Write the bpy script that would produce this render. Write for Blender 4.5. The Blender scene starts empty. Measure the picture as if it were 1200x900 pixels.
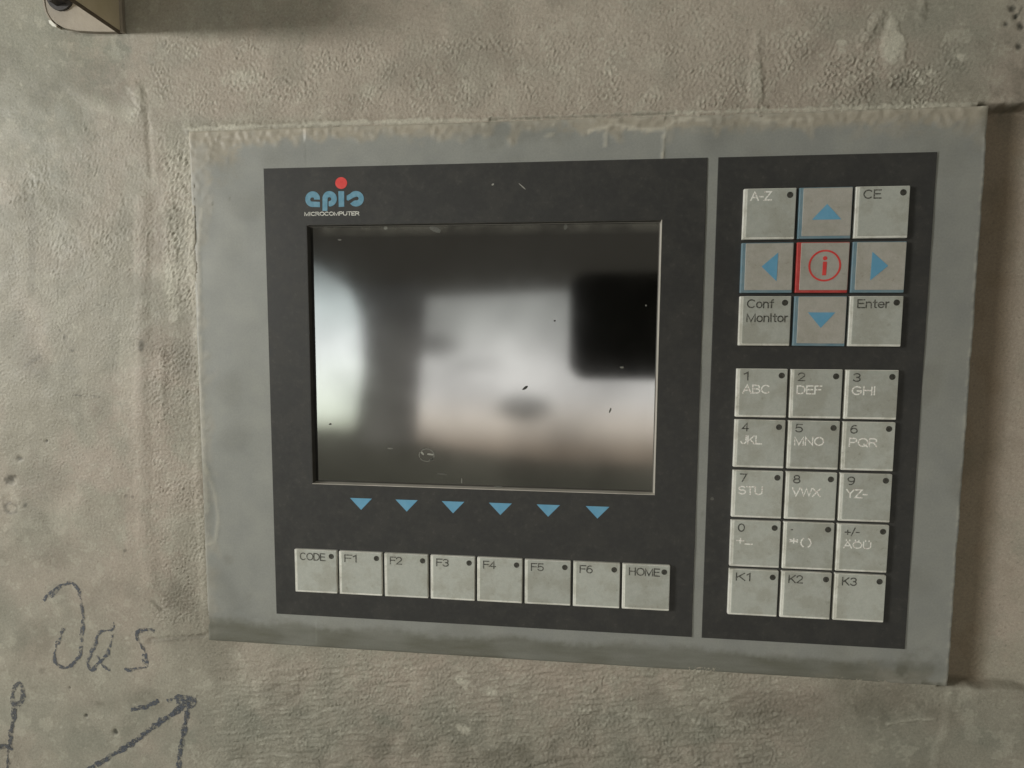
import bpy, bmesh, math
import numpy as np
from mathutils import Matrix, Vector

# ------------------------------------------------------------------ camera
# Panel coordinates: X right, Y up, Z out of the wall, in decimetres; Z = 0 is the panel's face.
# World: x = X/10, y = -Z/10, z = Y/10 + 1.3 (metres).
S = 0.1
Z0 = 1.3
FPX = 661.46
CAM = np.array([1.58794, 0.92381, 3.34921])
RC = np.array([[0.9950582713116487, -0.013978725015815988, 0.09830377378923698],
               [0.005932437511321096, 0.9966416123878603, 0.08167192076901535],
               [-0.0991153009350602, -0.08068513929998665, 0.9917994078525627]])
SC = bpy.context.scene
COL = SC.collection


def W(X, Y, Z=0.0):
    return Vector((X * S, -Z * S, Y * S + Z0))


cd = bpy.data.cameras.new('camera')
cam = bpy.data.objects.new('camera', cd)
COL.objects.link(cam)
M3 = Matrix(((1, 0, 0), (0, 0, -1), (0, 1, 0)))
cam.matrix_world = Matrix.Translation(W(*CAM)) @ (M3 @ Matrix(RC.tolist())).to_4x4()
cd.sensor_width = 36.0
cd.sensor_fit = 'HORIZONTAL'
cd.lens = 36.0 * FPX / 1200.0
cd.clip_start = 0.01
cd.clip_end = 100
SC.camera = cam

# ------------------------------------------------------------------ world, lamps, exposure
wd = bpy.data.worlds.new('World')
SC.world = wd
wd.use_nodes = True
bg = wd.node_tree.nodes['Background']
bg.inputs[0].default_value = (1.0, 0.93, 0.76, 1)
bg.inputs[1].default_value = 0.150
SC.view_settings.view_transform = 'Standard'
SC.view_settings.look = 'None'
SC.view_settings.exposure = 0.0
SC.view_settings.gamma = 1.0
SC.cycles.use_denoising = True


def area(name, pos, target, sx, sy, power, col):
    ld = bpy.data.lights.new(name, 'AREA')
    ld.shape = 'RECTANGLE'
    ld.size, ld.size_y = sx, sy
    ld.energy = power
    ld.color = col
    o = bpy.data.objects.new(name, ld)
    COL.objects.link(o)
    p, t = W(*pos), W(*target)
    o.location = p
    o.rotation_euler = (t - p).to_track_quat('-Z', 'Y').to_euler()
    return o


LAMP = area('window_light', (-13.3, 3.4, 8.0), (0.9, 0.6, 0), 0.30, 0.14, 18.8, (1.0, 0.985, 0.93))


# ------------------------------------------------------------------ helpers
def inv(u, v, z=0.0):
    """point of the plane Z = z seen at photo pixel (u, v)"""
    d = RC @ np.array([(u - 600) / FPX, -(v - 450) / FPX, -1.0])
    t = (z - CAM[2]) / d[2]
    p = CAM + t * d
    return float(p[0]), float(p[1])


def proj(X, Y, Z):
    P = np.stack([X - CAM[0], Y - CAM[1], Z - CAM[2]], -1)
    q = P @ RC
    return 600 + FPX * q[..., 0] / -q[..., 2], 450 - FPX * q[..., 1] / -q[..., 2]


def link(name, me, mat=None, parent=None, **kw):
    o = bpy.data.objects.new(name, me)
    COL.objects.link(o)
    if mat is not None and me is not None and not me.materials:
        me.materials.append(mat)
    if parent is not None:
        o.parent = parent
    for k, v in kw.items():
        o[k] = v
    return o


def mesh(name, verts, faces, smooth=False):
    me = bpy.data.meshes.new(name)
    me.from_pydata([tuple(v) for v in verts], [], faces)
    me.update()
    if smooth:
        for p in me.polygons:
            p.use_smooth = True
    return me


def chamfer_box(w, h, z0, z1, c, corner=0.0, n=1, cx=0.0, cy=0.0):
    """slab w x h (dm, centred), from z0 to z1, top edge chamfered by c; corner radius; local coords (x,-z,y)*S"""
    def ring(ins, z):
        pts = []
        r = max(corner - ins, 0.0005) if corner > 0 else 0
        hw, hh = w / 2 - ins, h / 2 - ins
        if corner <= 0:
            pts = [(-hw, -hh), (hw, -hh), (hw, hh), (-hw, hh)]
        else:
            for (sx, sy, a0) in ((1, -1, -90), (1, 1, 0), (-1, 1, 90), (-1, -1, 180)):
                for k in range(n + 1):
                    a = math.radians(a0 + 90 * k / n)
                    pts.append((sx * (hw - r) + r * math.cos(a), sy * (hh - r) + r * math.sin(a)))
        return [((cx + x) * S, -z * S, (cy + y) * S) for x, y in pts]
    rings = [ring(0, z0), ring(0, z1 - c), ring(c * 0.35, z1 - c * 0.3), ring(c, z1)]
    verts = sum(rings, [])
    m = len(rings[0])
    faces = []
    for k in range(3):
        for i in range(m):
            j = (i + 1) % m
            faces.append((k * m + i, k * m + j, (k + 1) * m + j, (k + 1) * m + i))
    faces.append(tuple(range(3 * m, 4 * m)))
    faces.append(tuple(reversed(range(m))))
    return verts, faces


def prism(pts, z0, z1, c=0.0):
    """polygon pts (dm, ccw) extruded from z0 to z1"""
    n = len(pts)
    area2 = sum(pts[i][0] * pts[(i + 1) % n][1] - pts[(i + 1) % n][0] * pts[i][1] for i in range(n))
    if area2 < 0:
        pts = pts[::-1]
    verts = [(x * S, -z0 * S, y * S) for x, y in pts] + [(x * S, -z1 * S, y * S) for x, y in pts]
    faces = [tuple(range(n, 2 * n)), tuple(reversed(range(n)))]
    for i in range(n):
        j = (i + 1) % n
        faces.append((i, j, n + j, n + i))
    return verts, faces


def join(*vf):
    V, F = [], []
    for v, f in vf:
        k = len(V)
        V += list(v)
        F += [tuple(i + k for i in q) for q in f]
    return V, F


# ------------------------------------------------------------------ materials
def mat(name):
    m = bpy.data.materials.new(name)
    m.use_nodes = True
    nt = m.node_tree
    b = nt.nodes['Principled BSDF']
    return m, nt, b


def N(nt, typ, **kw):
    n = nt.nodes.new(typ)
    for k, v in kw.items():
        if k == 'inp':
            for a, val in v.items():
                n.inputs[a].default_value = val
        else:
            setattr(n, k, v)
    return n


def noise(nt, scale, detail=4, rough=0.55, coord=None, stretch=None):
    tc = N(nt, 'ShaderNodeNewGeometry')
    n = N(nt, 'ShaderNodeTexNoise', inp={'Scale': scale, 'Detail': detail, 'Roughness': rough})
    if stretch:
        mp = N(nt, 'ShaderNodeMapping')
        mp.inputs['Scale'].default_value = stretch
        nt.links.new(tc.outputs['Position'], mp.inputs[0])
        nt.links.new(mp.outputs[0], n.inputs['Vector'])
    else:
        nt.links.new(tc.outputs['Position'], n.inputs['Vector'])
    return n.outputs['Fac']


def ramp(nt, fac, stops):
    r = N(nt, 'ShaderNodeValToRGB')
    el = r.color_ramp.elements
    while len(el) < len(stops):
        el.new(0.5)
    for e, (p, c) in zip(el, stops):
        e.position = p
        e.color = (c, c, c, 1) if isinstance(c, (int, float)) else (*c, 1)
    nt.links.new(fac, r.inputs[0])
    return r.outputs[0]


def mix(nt, fac, a, b, mode='MIX'):
    m = N(nt, 'ShaderNodeMix', data_type='RGBA', blend_type=mode)
    for sock, v in ((m.inputs[0], fac), (m.inputs[6], a), (m.inputs[7], b)):
        if isinstance(v, (int, float)):
            sock.default_value = v
        elif isinstance(v, tuple):
            sock.default_value = (*v, 1)
        else:
            nt.links.new(v, sock)
    return m.outputs[2]


def math_(nt, op, a, b=0.0, clamp=False):
    m = N(nt, 'ShaderNodeMath', operation=op, use_clamp=clamp)
    for s, v in ((m.inputs[0], a), (m.inputs[1], b)):
        if isinstance(v, (int, float)):
            s.default_value = v
        else:
            nt.links.new(v, s)
    return m.outputs[0]


def bump(nt, b, height, dist, strength=1.0, prev=None):
    n = N(nt, 'ShaderNodeBump', inp={'Distance': dist, 'Strength': strength})
    nt.links.new(height, n.inputs['Height'])
    if prev is not None:
        nt.links.new(prev, n.inputs['Normal'])
    nt.links.new(n.outputs[0], b.inputs['Normal'])
    return n.outputs[0]


def attr(nt, name):
    a = N(nt, 'ShaderNodeAttribute', attribute_name=name)
    s = N(nt, 'ShaderNodeSeparateColor')
    nt.links.new(a.outputs['Color'], s.inputs[0])
    return s.outputs


def worn(name, col, col2, rough=0.55, scale=180, b_d=0.00006, spec=0.4, dirt=0.35, dcol=None):
    m, nt, b = mat(name)
    n1 = noise(nt, scale, 5)
    n2 = noise(nt, scale * 6, 3)
    n3 = noise(nt, 28, 4)
    c = mix(nt, ramp(nt, n1, [(0.35, 0.0), (0.7, 1.0)]), col, col2)
    dc = dcol or tuple(x * 0.6 for x in col)
    f = math_(nt, 'MULTIPLY', ramp(nt, n3, [(0.48, 0.0), (0.75, 1.0)]), dirt)
    c = mix(nt, f, c, dc)
    nt.links.new(c, b.inputs['Base Color'])
    b.inputs['Roughness'].default_value = rough
    b.inputs['Specular IOR Level'].default_value = spec
    bump(nt, b, n2, b_d, 0.6)
    return m


M = {}
M['plate'] = worn('dark_membrane', (0.044, 0.044, 0.042), (0.052, 0.052, 0.049), rough=0.66, scale=90, spec=0.3, dirt=0.35,
                  dcol=(0.082, 0.080, 0.072))
M['key_border'] = worn('key_border_white', (0.74, 0.74, 0.67), (0.82, 0.82, 0.75), rough=0.5, dirt=0.3)
M['key_blue'] = worn('key_border_blue', (0.17, 0.28, 0.34), (0.24, 0.33, 0.37), rough=0.5, dirt=0.3, dcol=(0.06, 0.11, 0.15))
M['key_red'] = worn('key_border_red', (0.50, 0.055, 0.05), (0.60, 0.10, 0.09), rough=0.5, dirt=0.3)
M['key_face'] = worn('key_face_grey', (0.41, 0.42, 0.365), (0.47, 0.475, 0.415), rough=0.5, scale=120, dirt=0.45,
                     dcol=(0.33, 0.325, 0.27), b_d=0.0001)
M['key_face_pale'] = worn('key_face_warm', (0.42, 0.405, 0.36), (0.47, 0.45, 0.40), rough=0.5, scale=140, dirt=0.4,
                          dcol=(0.34, 0.325, 0.28), b_d=0.0001)
M['blue'] = worn('print_blue', (0.14, 0.38, 0.58), (0.18, 0.43, 0.62), rough=0.5, dirt=0.25)
M['logo_blue'] = worn('logo_blue', (0.12, 0.30, 0.42), (0.19, 0.38, 0.50), rough=0.5, dirt=0.5, scale=500)
M['red'] = worn('print_red', (0.72, 0.05, 0.045), (0.80, 0.09, 0.08), rough=0.5, dirt=0.15)
M['lip_lit'] = worn('bezel_lit_plastic', (0.58, 0.55, 0.49), (0.66, 0.63, 0.56), rough=0.45, dirt=0.6, scale=60, dcol=(0.36, 0.34, 0.29))  # pale copy of the bezel plastic for the lit walls


def key_material(name, c1, c2, dirt1, dirt2):
    m, nt, b = mat(name)
    big = noise(nt, 75, 5, 0.65)
    mid_ = noise(nt, 330, 5, 0.65)
    fin_ = noise(nt, 1500, 3, 0.6)
    oi = N(nt, 'ShaderNodeObjectInfo')
    c = mix(nt, ramp(nt, mid_, [(0.3, 0.0), (0.7, 1.0)]), c1, c2)
    f = ramp(nt, big, [(0.46, 0.0), (0.60, 0.75)])
    c = mix(nt, f, c, dirt1)
    f = math_(nt, 'MULTIPLY', ramp(nt, mid_, [(0.56, 0.0), (0.70, 1.0)]), ramp(nt, big, [(0.40, 0.0), (0.66, 0.7)]))
    c = mix(nt, f, c, dirt2)
    tone = N(nt, 'ShaderNodeMapRange', inp={'To Min': 0.92, 'To Max': 1.06})
    nt.links.new(oi.outputs['Random'], tone.inputs[0])
    cc = N(nt, 'ShaderNodeCombineColor')
    for k in range(3):
        nt.links.new(tone.outputs[0], cc.inputs[k])
    c = mix(nt, 1.0, c, cc.outputs[0], 'MULTIPLY')
    c = mix(nt, 1.0, c, ramp(nt, fin_, [(0.25, 0.93), (0.75, 1.06)]), 'MULTIPLY')
    nt.links.new(c, b.inputs['Base Color'])
    nt.links.new(ramp(nt, big, [(0.3, 0.42), (0.7, 0.62)]), b.inputs['Roughness'])
    b.inputs['Specular IOR Level'].default_value = 0.4
    bump(nt, b, mid_, 0.00012, 0.6)
    return m


M['key_face'] = key_material('key_face_grey_worn', (0.455, 0.475, 0.43), (0.525, 0.54, 0.49), (0.41, 0.41, 0.355), (0.26, 0.255, 0.205))
M['key_face_pale'] = key_material('key_face_warm_worn', (0.44, 0.425, 0.38), (0.50, 0.48, 0.43), (0.40, 0.385, 0.33), (0.27, 0.225, 0.18))
M['key_border'] = key_material('key_border_white_worn', (0.78, 0.78, 0.71), (0.87, 0.87, 0.80), (0.60, 0.595, 0.52), (0.40, 0.39, 0.33))
M['plate'] = key_material('dark_membrane_worn', (0.041, 0.041, 0.040), (0.048, 0.048, 0.046), (0.056, 0.055, 0.051), (0.085, 0.083, 0.074))
M['plate'].node_tree.nodes['Principled BSDF'].inputs['Specular IOR Level'].default_value = 0.28


def legend_mat(name, ink, base, thr):
    m, nt, b = mat(name)
    n1 = noise(nt, 1100, 3)
    f = ramp(nt, n1, [(thr - 0.08, 0.0), (thr + 0.08, 1.0)])
    nt.links.new(mix(nt, f, base, ink), b.inputs['Base Color'])
    b.inputs['Roughness'].default_value = 0.55
    return m


M['ink_dark'] = legend_mat('legend_dark', (0.06, 0.06, 0.052), (0.22, 0.22, 0.19), 0.45)
M['ink_white'] = legend_mat('legend_white', (0.95, 0.95, 0.90), (0.56, 0.50, 0.45), 0.43)
M['ink_pale'] = legend_mat('caption_white', (0.72, 0.72, 0.66), (0.25, 0.25, 0.23), 0.42)
M['led'] = worn('indicator_dark', (0.035, 0.034, 0.028), (0.09, 0.088, 0.075), rough=0.35, scale=900, dirt=0.3)


def wall_material():
    m, nt, b = mat('painted_wall')
    a = attr(nt, 'stain')
    a2 = attr(nt, 'stain2')
    n_big = noise(nt, 14, 5, 0.6)
    n_mid = noise(nt, 70, 5, 0.6)
    n_fin = noise(nt, 700, 4, 0.6)
    n_bl = noise(nt, 2600, 2, 0.5)
    c = mix(nt, ramp(nt, n_mid, [(0.3, 0.0), (0.7, 1.0)]), (0.322, 0.309, 0.250), (0.376, 0.360, 0.294))
    c = mix(nt, math_(nt, 'MULTIPLY', a[0], 0.85), c, (0.420, 0.362, 0.300))          # pinkish paint, also brightens the top centre
    c = mix(nt, a2[1], c, (0.275, 0.272, 0.222))                                     # grey green patches, plus painted corner darkening
    c = mix(nt, a[1], c, (0.56, 0.54, 0.45))                                          # pale build-up, plus painted edge and crest highlights
    c = mix(nt, a2[0], c, (0.20, 0.150, 0.095))                                       # bare brown, deepened as the panel's cast shadow
    c = mix(nt, a[2], c, (0.130, 0.118, 0.088))                                       # grime, dark lines and painted shade under the flange
    c = mix(nt, a2[2], c, (0.028, 0.029, 0.022))                                      # black specks
    g = ramp(nt, n_fin, [(0.25, 0.84), (0.75, 1.13)])
    c = mix(nt, 1.0, c, g, 'MULTIPLY')
    g2 = ramp(nt, n_bl, [(0.25, 0.84), (0.75, 1.13)])
    c = mix(nt, 1.0, c, g2, 'MULTIPLY')
    nt.links.new(c, b.inputs['Base Color'])
    r = ramp(nt, n_mid, [(0.2, 0.45), (0.8, 0.68)])
    nt.links.new(r, b.inputs['Roughness'])
    b.inputs['Specular IOR Level'].default_value = 0.35
    p = bump(nt, b, n_fin, 0.00030, 0.6)
    bump(nt, b, n_bl, 0.00012, 0.5, p)
    return m


def housing_material():
    m, nt, b = mat('housing_grey')
    a = attr(nt, 'stain')
    n_mid = noise(nt, 45, 5, 0.6)
    n_st = noise(nt, 90, 4, 0.6, stretch=(0.35, 1, 2.2))
    n_fin = noise(nt, 900, 3, 0.6)
    c = mix(nt, ramp(nt, n_mid, [(0.3, 0.0), (0.72, 1.0)]), (0.274, 0.284, 0.268), (0.336, 0.342, 0.312))
    c = mix(nt, a[0], c, (0.40, 0.365, 0.295))      # smeared wall paint
    c = mix(nt, a[1], c, (0.58, 0.55, 0.46))        # pale ridges
    d = math_(nt, 'MULTIPLY', a[2], ramp(nt, n_st, [(0.25, 0.65), (0.65, 1.0)]))
    c = mix(nt, d, c, (0.145, 0.145, 0.115))        # grime, and the dark gap painted at lower right
    g = ramp(nt, n_fin, [(0.25, 0.93), (0.75, 1.06)])
    c = mix(nt, 1.0, c, g, 'MULTIPLY')
    nt.links.new(c, b.inputs['Base Color'])
    b.inputs['Roughness'].default_value = 0.48
    b.inputs['Specular IOR Level'].default_value = 0.4
    bump(nt, b, n_fin, 0.0001, 0.5)
    return m


def screen_material():
    m, nt, b = mat('dark_glass')
    n1 = noise(nt, 60, 5, 0.6)
    n2 = noise(nt, 900, 3, 0.6)
    geo = N(nt, 'ShaderNodeNewGeometry')
    sep = N(nt, 'ShaderNodeSeparateXYZ')
    nt.links.new(geo.outputs['Position'], sep.inputs[0])
    top = math_(nt, 'MULTIPLY', math_(nt, 'SUBTRACT', sep.outputs[2], Z0 + 0.1525), 1 / 0.007, clamp=True)
    dust = math_(nt, 'MULTIPLY', top, ramp(nt, n1, [(0.36, 0.15), (0.60, 1.0)]))
    dust = math_(nt, 'MULTIPLY', dust, 0.27)
    sp = ramp(nt, n2, [(0.66, 0.0), (0.74, 0.06)])
    dust = math_(nt, 'ADD', dust, sp, clamp=True)
    film = math_(nt, 'MULTIPLY', ramp(nt, n1, [(0.35, 0.25), (0.7, 1.0)]), 0.009)
    dust = math_(nt, 'ADD', dust, film, clamp=True)
    nt.links.new(mix(nt, dust, (0.004, 0.004, 0.0035), (0.38, 0.37, 0.31)), b.inputs['Base Color'])
    b.inputs['IOR'].default_value = 2.4
    nt.links.new(ramp(nt, n1, [(0.3, 0.082), (0.75, 0.10)]), b.inputs['Roughness'])
    return m


M['wall'] = wall_material()
M['housing'] = housing_material()
M['screen'] = screen_material()

# ------------------------------------------------------------------ wall: a relief sheet
rng = np.random.default_rng(7)


def lines(lo, hi, step, out_lo, out_hi):
    core = np.arange(lo, hi + step / 2, step)
    left, right = [], []
    x, d = lo, step
    while x > out_lo:
        d *= 1.35
        x -= d
        left.append(x)
    x, d = core[-1], step
    while x < out_hi:
        d *= 1.35
        x += d
        right.append(x)
    return np.array(left[::-1] + core.tolist() + right)


STEP = 0.007
gx = lines(-2.62, 4.55, STEP, -9, 11)
gy = lines(-2.35, 3.20, STEP, -8, 9)
NX, NY = len(gx), len(gy)
XX, YY = np.meshgrid(gx, gy)
UU, VV = proj(XX, YY, np.full_like(XX, -0.01))


def fnoise(l1, l2=None, ang=0.0, ratio=1.0, shape=None, step=STEP, g=rng):
    """filtered noise, std 1; l1 = correlation length (mm), l2 = longer length taken away, ratio = elongation along ang"""
    sh = shape or (NY, NX)
    w = np.fft.rfft2(g.standard_normal(sh))
    fy = np.fft.fftfreq(sh[0], step * 100)[:, None]
    fx = np.fft.rfftfreq(sh[1], step * 100)[None, :]
    a = math.radians(ang)
    al = fx * math.cos(a) + fy * math.sin(a)
    ac = -fx * math.sin(a) + fy * math.cos(a)
    r2 = (al * ratio) ** 2 + ac ** 2
    f = np.exp(-r2 * (l1 * 2.2) ** 2)
    if l2:
        f = f * (1 - np.exp(-r2 * (l2 * 2.2) ** 2))
    n = np.fft.irfft2(w * f, s=sh)
    return n / n.std()


def sst(x, a, b):
    t = np.clip((x - a) / (b - a), 0, 1)
    return t * t * (3 - 2 * t)


wob1 = fnoise(5)
wob2 = fnoise(1.2)


def ell(u, v, ru, rv, soft=0.5, wob=0.25, ang=0.0, U=None, V=None, n1=None, n2=None):
    U = UU if U is None else U
    V = VV if V is None else V
    n1 = wob1 if n1 is None else n1
    n2 = wob2 if n2 is None else n2
    a = math.radians(ang)
    du, dv = U - u, V - v
    p = (du * math.cos(a) + dv * math.sin(a)) / ru
    q = (-du * math.sin(a) + dv * math.cos(a)) / rv
    d = np.sqrt(p * p + q * q) + wob * (n1 * 0.6 + n2 * 0.4)
    return 1 - sst(d, 1 - soft, 1 + soft)


def seg(pts, w, soft=0.6, wob=1.0, U=None, V=None, n1=None, n2=None):
    U = UU if U is None else U
    V = VV if V is None else V
    n1 = wob1 if n1 is None else n1
    n2 = wob2 if n2 is None else n2
    best = np.full(U.shape, 1e9)
    for (u0, v0), (u1, v1) in zip(pts[:-1], pts[1:]):
        du, dv = u1 - u0, v1 - v0
        t = np.clip(((U - u0) * du + (V - v0) * dv) / (du * du + dv * dv), 0, 1)
        best = np.minimum(best, np.hypot(U - u0 - t * du, V - v0 - t * dv))
    best = best + wob * (n2 * 0.7 + n1 * 0.5)
    return 1 - sst(best, w * (1 - soft), w * (1 + soft))


PL, PR, PB, PT = -0.7407, 3.8021, -1.0738, 2.1705
c01 = lambda a: np.clip(a, 0, 1)

# --- relief (dm)
low = fnoise(28)
mid = fnoise(7)
H = -0.008 + 0.003 * low + 0.0009 * mid
peel = fnoise(0.5, 1.1)
wr_v = fnoise(0.50, 1.15, ang=78, ratio=2.0)
wr_d = fnoise(0.50, 1.15, ang=52, ratio=3.4)
wr_h = fnoise(0.48, 1.3, ang=8, ratio=3.5)
wr_h2 = fnoise(1.2, 4.0, ang=6, ratio=5)
wr_s = fnoise(0.48, 1.1, ang=110, ratio=1.5)
patch = sst(fnoise(9), -0.5, 0.9)
patch2 = sst(fnoise(14), -0.7, 0.8)
# where the wrinkled paint is strong
top_band = sst(VV, 30, 60) * (1 - sst(VV, 118, 150)) * sst(UU, 150, 200) * (1 - sst(UU, 1060, 1150))
top_hi = (1 - sst(VV, 40, 70)) * sst(UU, 440, 620) * (1 - sst(UU, 1000, 1100)) * 0.8
strip = sst(UU, 186, 200) * (1 - sst(UU, 224, 236)) * sst(VV, 150, 185) * (1 - sst(VV, 345, 385))
left_low = sst(UU, 165, 185) * (1 - sst(UU, 235, 250)) * sst(VV, 370, 420) * (1 - sst(VV, 720, 780))
dl = ell(110, 280, 85, 40, 0.6) + ell(60, 210, 60, 30, 0.6) + ell(160, 165, 60, 35, 0.6)
bot = sst(VV, 745, 790) * sst(UU, 215, 300) * (1 - sst(UU, 900, 1000))
rightw = ell(1060, 85, 90, 45, 0.6) + ell(985, 50, 50, 50, 0.6)
H = H + 0.0021 * wr_v * c01(top_band * (0.35 + 0.65 * patch) + 0.55 * top_hi * patch2)
H = H + 0.0018 * wr_d * c01(strip)
H = H + 0.0013 * wr_d * c01(dl) * (0.4 + 0.6 * patch)
H = H + 0.0024 * wr_s * left_low * (0.3 + 0.7 * patch)
H = H + (0.0008 * (wr_v + wr_s) * patch + 0.0007 * wr_h * (1 - 0.6 * patch) + 0.0007 * wr_v + 0.0014 * wr_h2) * bot
H = H + 0.0028 * wr_s * c01(rightw) * patch
calm = c01(ell(60, 60, 150, 110, 0.6) + ell(60, 760, 150, 120, 0.6) + ell(1150, 60, 90, 90, 0.6) + ell(1130, 860, 120, 50, 0.6) + 0.5 * patch)
H = H + 0.00105 * peel * (1 - 0.72 * calm)
# soft vertical roll left of the panel, groove line at its left, and crust under it
H = H + 0.010 * seg([(168, 235), (166, 400), (168, 600), (178, 680)], 7, 0.9, 1.2) * 0.6
H = H - 0.0045 * seg([(171, 108), (174, 150), (178, 205)], 3.0, 0.7, 0.8)
H = H + 0.003 * seg([(196, 232), (205, 330), (206, 372)], 6, 0.8, 1.0)
H = H + 0.003 * seg([(190, 412), (192, 490)], 3, 0.8, 1.0)
H = H + 0.006 * seg([(228, 160), (233, 230), (226, 300), (232, 345), (232, 450), (234, 560), (240, 660), (243, 735)], 4.5, 0.8, 1.2)
H = H + 0.006 * seg([(222, 152), (330, 147), (560, 141), (800, 133), (1000, 127), (1150, 122)], 4, 0.8, 1.3)
H = H - 0.007 * seg([(575, 141), (700, 137), (790, 133)], 1.8, 0.7, 0.7)
H = H + 0.008 * seg([(160, 103), (168, 125)], 6, 0.8, 1.5)
# blob and chips, upper right
H = H + 0.006 * (ell(1044, 45, 9, 27, 0.35, 0.18, 8) + ell(1051, 58, 12, 14, 0.4, 0.2)) .clip(0, 1)
H = H + 0.008 * ell(885, 90, 7, 38, 0.5, 0.3)
H = H + 0.007 * seg([(1032, 20), (1020, 38), (1010, 52)], 5, 0.8, 2.5)
H = H + 0.006 * seg([(1078, 20), (1082, 0)], 4, 0.8, 1.5)
# light ridges under the panel
ridge_b = (seg([(672, 833), (700, 832)], 1.5, 0.8, 0.7) + seg([(710, 832), (760, 841), (830, 848), (870, 852)], 2.2, 0.8, 1.2)
           + seg([(830, 829), (870, 845), (897, 860)], 1.3, 0.8, 0.8))
H = H + 0.006 * c01(ridge_b)
ridge_r = seg([(1112, 812), (1108, 850), (1097, 880), (1093, 905)], 4.5, 0.8, 1.0)
H = H + 0.0022 * ridge_r
H = H + 0.005 * seg([(1040, 848), (1070, 843), (1096, 843)], 1.8, 0.8, 0.8)
H = H + 0.006 * seg([(600, 900), (640, 888), (720, 880), (860, 895)], 4, 0.9, 2.0)
# faint seam continuing from the panel's lower left corner
H = H - 0.004 * seg([(176, 750), (205, 746), (243, 744)], 1.4, 0.8, 0.6)
# pock marks
pocks = [(14, 563, 5), (8, 585, 5), (14, 594, 7), (22, 538, 4), (54, 517, 2.4), (1178, 29, 4), (1194, 55, 4), (1196, 30, 5),
         (1186, 10, 5), (1190, 20, 4), (135, 858, 4), (101, 839, 2), (82, 806, 2)]
for (u, v, r) in pocks:
    H = H - 0.006 * ell(u, v, r, r * 0.9, 0.6, 0.25)
# grit and pin holes
grit = sst(fnoise(0.42), 1.7, 2.6)
pin = sst(fnoise(0.42), 2.0, 2.8)
H = H + 0.0022 * grit * (1 - 0.5 * calm) - 0.0028 * pin
core = sst(XX, -2.75, -2.60) * (1 - sst(XX, 4.50, 4.65)) * sst(YY, -2.50, -2.33) * (1 - sst(YY, 3.15, 3.30))
H = H * core + (-0.008) * (1 - core)
# panel bed (hidden under the housing) and the lower strip to its right
inside = (XX > PL + 0.03) & (XX < PR - 0.02) & (YY > PB + 0.03) & (YY < PT - 0.03)
H = np.where(inside, -0.12, H)
wobx = 0.012 * wob1 * 0.5
rec = sst(XX, PR - 0.06, PR - 0.04) * (1 - sst(XX, 6.0, 8.0)) * sst(YY, PB - 0.012 + wobx * .4, PB + 0.012 + wobx * .4) * (1 - sst(YY, PT - 0.012 + wobx, PT + 0.014 + wobx))
H = H * (1 - rec) + rec * (-0.104 + 0.085 * sst(XX, 4.06, 4.5) + 0.003 * low + 0.001 * mid + 0.0006 * peel + 0.002 * wr_s * ell(1145, 790, 22, 40, 0.6))

# --- stains
pink = c01(0.22 + sst(fnoise(22), 0.0, 1.3) * 0.45
           + 0.75 * ell(130, 560, 70, 65, 0.6) * patch2 + 0.6 * ell(175, 520, 28, 150, 0.6) + 0.55 * ell(120, 690, 90, 50, 0.7)
           + 0.8 * ell(130, 95, 45, 40, 0.6) + 0.6 * sst(VV, 35, 60) * (1 - sst(VV, 130, 150)) * sst(UU, 160, 220) * (1 - sst(UU, 900, 1050))
           + 0.5 * ell(180, 270, 22, 60, 0.5) + 0.7 * ell(440, 850, 45, 40, 0.7) + 0.8 * ell(580, 800, 160, 40, 0.6)
           + 0.6 * ell(930, 850, 60, 40, 0.6) + 0.9 * ell(1180, 380, 40, 320, 0.6) + 0.6 * ell(180, 870, 30, 25, 0.7)
           + 0.9 * ell(700, 60, 340, 80, 0.6) + 0.7 * ell(1045, 85, 20, 16, 0.6) + 0.5 * ell(495, 890, 60, 20, 0.7))  # the widest ellipse also brightens the lit top centre
crest = sst(wr_v, 0.6, 2.2) * top_band * patch + sst(wr_d, -0.2, 1.6) * strip * 1.0 + sst(wr_d, 0.9, 2.4) * c01(dl) * 0.6 * patch  # pale colour painted as highlights on the wrinkle crests
flake = sst(fnoise(1.1), 1.3, 1.9) * sst(fnoise(13), 0.0, 1.0)
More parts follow.
